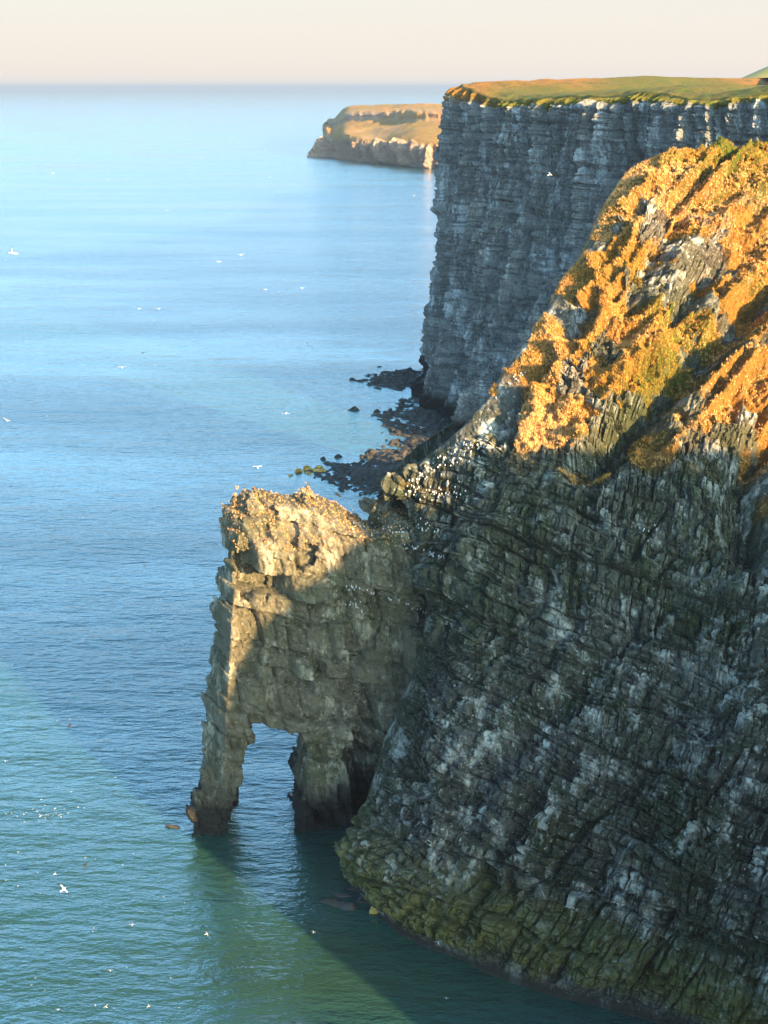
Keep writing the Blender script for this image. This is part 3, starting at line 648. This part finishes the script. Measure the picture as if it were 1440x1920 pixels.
FM = {('gannet', 0): flying('gannet', .12), ('gannet', 1): flying('gannet', .55), ('gull', 0): flying('gull', .1), ('gull', 1): flying('gull', .5), ('gull', 2): flying('gull', -.35), ('dark', 0): flying('dark', .15), ('dark', 1): flying('dark', .5)}
PM = [perched(0), perched(1)]
def fly(px, py, wpx, kind, pose, yaw, roll, label, group=None, frac=None):
    span = {'gannet': 1.8, 'gull': 1.3, 'dark': 1.0}[kind]; dist = min(F * span / wpx, 1e9)
    a = (px - 720) / F; b = (960 - py) / F; d = np.array([a, CP + b * SP, -SP + b * CP]); t = dist
    tw = CZ / -d[2] if d[2] < 0 else 1e9
    t = min(t, tw * .97)
    sc_ = 1.3 * wpx * t / F / 2.0
    p = np.array([0, 0, CZ]) + d * t
    if group:
        me = FM[(kind, pose)]; v = np.empty(len(me.vertices) * 3, np.float32); me.vertices.foreach_get('co', v); v = v.reshape(-1, 3) * sc_; a_ = math.radians(yaw); ca, sa = math.cos(a_), math.sin(a_)
        off = len(SWARM[0]); SWARM[0].extend(np.stack([v[:, 0] * ca - v[:, 1] * sa + p[0], v[:, 0] * sa + v[:, 1] * ca + p[1], v[:, 2] + p[2]], -1).tolist())
        mp = [0, 1, 3, 4] if kind == 'dark' else [0, 1, 2, 4]
        for f in me.polygons: SWARM[1].append([i + off for i in f.vertices]); SWARM[2].append(mp[f.material_index])
        return
    o = bpy.data.objects.new('seabird', FM[(kind, pose)]); o.location = p; o.scale = (sc_,) * 3; o.rotation_euler = (math.radians(roll), math.radians(-4), math.radians(yaw))
    link(o, label=label, category='bird'); 
    if group: o['group'] = group
G = [(25, 475, 28, 'gull', 1, 200, -14, 'grey winged gull with raised wings at the far left of the upper sea'),
     (483, 876, 22, 'gannet', 0, 100, 0, 'white gannet with black wing tips flying straight above the arch top'),
     (191, 918, 15, 'gannet', 1, 95, 10, 'gannet with wings held up left of the arch top, over open water'),
     (580, 649, 15, 'gannet', 0, 60, 40, 'white bird banking over water left of the far cliff foot'),
     (12, 788, 20, 'gannet', 0, 120, 35, 'white bird gliding with tilted wings at the left edge, halfway down the sea'),
     (536, 775, 17, 'gull', 2, 80, 0, 'pale gull with drooped wings over the sea left of the middle beach'),
     (575, 763, 12, 'gull', 0, 150, 25, 'pale bird gliding close beside the gull with drooped wings'),
     (118, 1668, 24, 'gannet', 0, 60, 38, 'slim white bird banking low over the green water at lower left'),
     (161, 1624, 18, 'dark', 1, 160, 0, 'dark winged bird with white belly over the lower left water'),
     (103, 1639, 11, 'gull', 0, 170, 0, 'small pale bird just above the slim banking one at lower left'),
     (132, 1361, 18, 'dark', 0, 178, 0, 'brownish bird gliding left of the arch leg, well out over the sea'),
     (153, 968, 16, 'gannet', 0, 85, 0, 'white bird skimming the sea below and left of the raised winged gannet'),
     (325, 1375, 11, 'gull', 1, 150, 10, 'orange lit bird just left of the arch, level with the top of the opening'),
     (281, 1329, 9, 'gull', 0, 100, 0, 'small bird left of the sunlit tip of the arch wall'),
     (196, 1336, 7, 'gull', 0, 100, 0, 'tiny pale bird between the brownish glider and the arch'),
     (293, 1274, 7, 'gull', 1, 100, 0, 'tiny bird over the sea level with the lower sunlit arch wall'),
     (776, 367, 14, 'gull', 1, 120, 12, 'pinkish lit gull in front of the sea close to the far cliff corner'),
     (452, 478, 15, 'gannet', 0, 90, 0, 'white bird right hand one of a close pair far out on the upper sea'),
     (410, 491, 14, 'gannet', 0, 90, 0, 'white bird left hand one of a close pair far out on the upper sea'),
     (498, 543, 12, 'gannet', 0, 90, 0, 'first and leftmost white bird in a row of four over the middle sea'),
     (524, 547, 14, 'gannet', 0, 88, 0, 'second white bird from the left in a row of four over the middle sea'),
     (546, 544, 13, 'gannet', 0, 92, 0, 'third white bird from the left in a row of four over the middle sea'),
     (567, 541, 12, 'gannet', 1, 90, 0, 'rightmost white bird in a row of four over the middle sea'),
     (261, 579, 11, 'gannet', 0, 90, 0, 'left one of two pale birds in the middle of the open sea'),
     (298, 579, 10, 'gannet', 0, 90, 0, 'right one of two pale birds in the middle of the open sea'),
     (314, 395, 8, 'gull', 1, 90, 0, 'small white bird high on the sea, left of centre'), (99, 325, 8, 'gull', 1, 60, 10, 'small pale bird over the far sea at upper left'),
     (408, 411, 6, 'dark', 0, 90, 0, 'tiny dark bird above the close pair of white birds'), (475, 389, 6, 'dark', 0, 120, 0, 'tiny brown bird right of centre on the upper sea'),
     (268, 662, 14, 'dark', 0, 85, 0, 'thin dark winged bird over the middle of the sea'), (20, 716, 12, 'gannet', 0, 90, 0, 'pale bird at the left edge above the tilted glider'),
     (229, 689, 15, 'gull', 0, 95, 0, 'thin pale bird just under the dark winged one'), (239, 761, 10, 'gull', 0, 140, 30, 'tilted pale bird over the sea left of the drooped wing gull'),
     (20, 912, 8, 'dark', 0, 90, 0, 'little brown bird at the left edge level with the arch top'), (778, 541, 9, 'gannet', 0, 90, 0, 'pale bird beside the edge of the far cliff halfway up'),
     (1030, 328, 16, 'gull', 1, 20, 20, 'pale gull crossing the upper shaded far cliff face'), (1083, 480, 9, 'gannet', 1, 60, 0, 'white bird in front of the far cliff close to the near ridge'),
     (790, 802, 16, 'gannet', 0, 75, 10, 'pale bird flying over the middle beach'), (704, 874, 14, 'gull', 0, 100, 0, 'golden lit bird flying over the lower boulder beach'), (838, 802, 14, 'gull', 0, 90, 0, 'pale bird at the foot of the far cliff'),
     (822, 1768, 16, 'gull', 1, 100, 0, 'white gull flying just off the shaded cliff foot at the bottom'), (1070, 1743, 22, 'gannet', 0, 92, 0, 'slim white bird gliding along the foot of the near cliff'),
     (837, 1872, 8, 'gull', 1, 90, 0, 'small white bird over the black shaded water at the bottom'), (588, 1748, 9, 'gull', 1, 60, 0, 'white bird over the green water in front of the cliff foot'),
     (387, 1751, 11, 'gull', 0, 30, 20, 'white bird at the left border of the green reflection'), (248, 1734, 11, 'gull', 0, 90, 0, 'white bird low over the blue water left of the green reflection'),
     (207, 1820, 9, 'gull', 1, 90, 0, 'small bird near the bottom with brown back'), (199, 1888, 12, 'gull', 1, 150, 0, 'left one of two white birds near the bottom edge'), (278, 1887, 12, 'gull', 1, 30, 0, 'right one of two white birds near the bottom edge'),
     (109, 1893, 8, 'gull', 0, 90, 0, 'tiny white bird in the bottom left corner'), (34, 1598, 7, 'gull', 1, 90, 0, 'tiny orange bird at the left edge under the scattered flock'),
     (76, 1530, 11, 'gull', 1, 60, 0, 'largest bird within the scattered flock at lower left'), (758, 1410, 8, 'gull', 1, 90, 0, 'orange lit bird in front of the crease between arch and cliff'),
     (10, 1427, 8, 'gull', 1, 90, 0, 'small orange bird on the left edge above the flock'), (30, 1187, 8, 'dark', 1, 90, 0, 'small dark bird at the left edge in mid sea'), (33, 1294, 8, 'dark', 0, 90, 0, 'small brown bird at the left edge above the brownish glider'),
     (157, 1200, 7, 'gull', 0, 90, 0, 'tiny pale bird on the sea left of the arch wall'), (206, 1147, 7, 'gull', 1, 90, 0, 'tiny pinkish bird left of the arch, level with its dark recesses'), (266, 1016, 7, 'dark', 0, 90, 0, 'tiny dark bird left of the arch top'),
     (1278, 985, 8, 'gull', 1, 40, 0, 'small pale bird against the upper middle of the near cliff'), (940, 735, 12, 'gull', 1, 70, 0, 'pinkish bird flying just above the near ridge')]
SWARM = ([], [], [])
for g in G: fly(*g)
for k in range(30): fly(random.gauss(90, 48) % 185 + 2, random.gauss(1522, 14), random.uniform(4, 6.5), 'gull', random.choice((0, 1)), random.uniform(50, 130), 0, 'tiny orange lit bird in the scattered flock over the sea at lower left', 'scattered flock at lower left')
for k in range(26): fly(random.uniform(210, 365), random.gauss(1512, 16), random.uniform(3.5, 5), 'dark', random.choice((0, 1)), random.uniform(50, 130), 0, 'tiny dark bird low over the blue water left of the arch leg', 'dark birds beside the arch leg')
for k in range(24): fly(random.uniform(10, 360), random.uniform(1330, 1460), random.uniform(3, 5), random.choice(('gull', 'dark')), 0, random.uniform(50, 130), 0, 'tiny distant bird over the sea between the left edge and the arch leg', 'distant birds left of the arch leg')
for k in range(34): fly(random.uniform(8, 720), random.uniform(310, 620), random.uniform(3, 5), random.choice(('gull', 'gannet', 'dark')), random.choice((0, 1)), random.uniform(50, 130), 0, 'tiny far bird speckling the upper half of the open sea', 'specks over the upper sea')
for k in range(40): fly(random.uniform(8, 390), random.uniform(660, 1300), random.uniform(3, 5.5), random.choice(('gull', 'gannet', 'dark')), random.choice((0, 1)), random.uniform(50, 130), 0, 'tiny far bird speckling the sea left of the arch tower', 'specks over the middle sea')
for k in range(24): fly(random.uniform(8, 360), random.uniform(1590, 1910), random.uniform(3.5, 6), random.choice(('gull', 'gannet')), random.choice((0, 1)), random.uniform(50, 130), 0, 'tiny bird over the green water in the lower left corner', 'specks over the lower left water')
me = bpy.data.meshes.new('distant_seabirds'); me.from_pydata(SWARM[0], [], SWARM[1])
for m_ in (B_white, B_black, B_grey, B_dark, B_bill): me.materials.append(m_)
me.polygons.foreach_set('material_index', SWARM[2]); me.update(); link(bpy.data.objects.new('distant_seabirds', me), kind='stuff')
# perched colonies: lines of pixels on ledges
def colony(n_, line, sp, label, group, size=0.75):
    pts = np.array(line, float); L_ = np.concatenate([[0], np.cumsum(np.hypot(*np.diff(pts, axis=0).T))])
    for q in range(n_):
        t = random.uniform(0, L_[-1]); px = np.interp(t, L_, pts[:, 0]) + random.gauss(0, sp * .6); py = np.interp(t, L_, pts[:, 1]) + random.gauss(0, sp)
        p = surf(px, py)
        if p is None: continue
        o = bpy.data.objects.new('seabird', random.choice(PM)); o.location = p + np.array([0, -.18, .02]); s_ = size * random.uniform(.8, 1.15); o.scale = (s_,) * 3
        o.rotation_euler = (0, 0, -math.pi / 2 + random.uniform(-1.1, 1.1)); link(o, label=label, category='bird', group=group)
colony(80, [(762, 912), (800, 885), (860, 850), (905, 838)], 9, 'white breasted seabird perched in the crowd along the crest above the arch neck', 'colony along the crest')
colony(45, [(765, 922), (800, 925), (868, 915)], 8, 'white breasted seabird on the ledges just below the crowded crest', 'colony under the crest')
colony(26, [(758, 1022), (790, 1035), (832, 1045)], 3, 'white breasted seabird in the dense row on the long ledge right of the arch neck', 'dense row on the ledge')
colony(24, [(745, 1005), (790, 985), (835, 1000)], 8, 'white breasted seabird scattered above the dense ledge row', 'birds above the dense row')
colony(26, [(660, 985), (700, 985), (760, 1000)], 7, 'white breasted seabird perched along the top of the arch neck', 'birds on the neck top')
colony(22, [(645, 1102), (700, 1112), (745, 1128), (800, 1150)], 3, 'white breasted seabird on the thin ledge crossing the shaded arch wall', 'birds on the thin ledge')
colony(14, [(640, 1135), (670, 1140), (685, 1145)], 5, 'white breasted seabird in the small knot under the thin arch ledge', 'knot under the thin ledge')
colony(14, [(930, 742), (955, 715), (985, 695)], 5, 'white breasted seabird high on the dark upper ridge in front of the far cliff', 'birds on the upper ridge')
colony(8, [(1195, 990), (1215, 1000), (1230, 985)], 6, 'white breasted seabird on the shaded middle of the near cliff', 'birds on the near cliff face')

# ------------------------------------------------------------------ two walkers and a post on the far clifftop are a pixel or two high: one small post line
def build_haze():
    m_ = bpy.data.materials.new('haze'); m_.use_nodes = True; t = m_.node_tree; t.nodes.clear()
    v = N(t, 'ShaderNodeVolumePrincipled'); v.inputs['Color'].default_value = (0.25, 0.31, 0.41, 1); v.inputs['Density'].default_value = 1.0e-4; v.inputs['Anisotropy'].default_value = 0.0
    o_ = N(t, 'ShaderNodeOutputMaterial'); t.links.new(v.outputs[0], o_.inputs['Volume'])
    R_ = 40500; z0, z1 = -8, 124
    V = [(x_, y_, z_) for z_ in (z0, z1) for x_, y_ in ((-R_, -R_), (R_, -R_), (R_, R_), (-R_, R_))]
    mesh_np('haze', V, [(3, 2, 1, 0), (4, 5, 6, 7), (0, 1, 5, 4), (1, 2, 6, 5), (2, 3, 7, 6), (3, 0, 4, 7)], m_, kind='stuff')
build_haze()
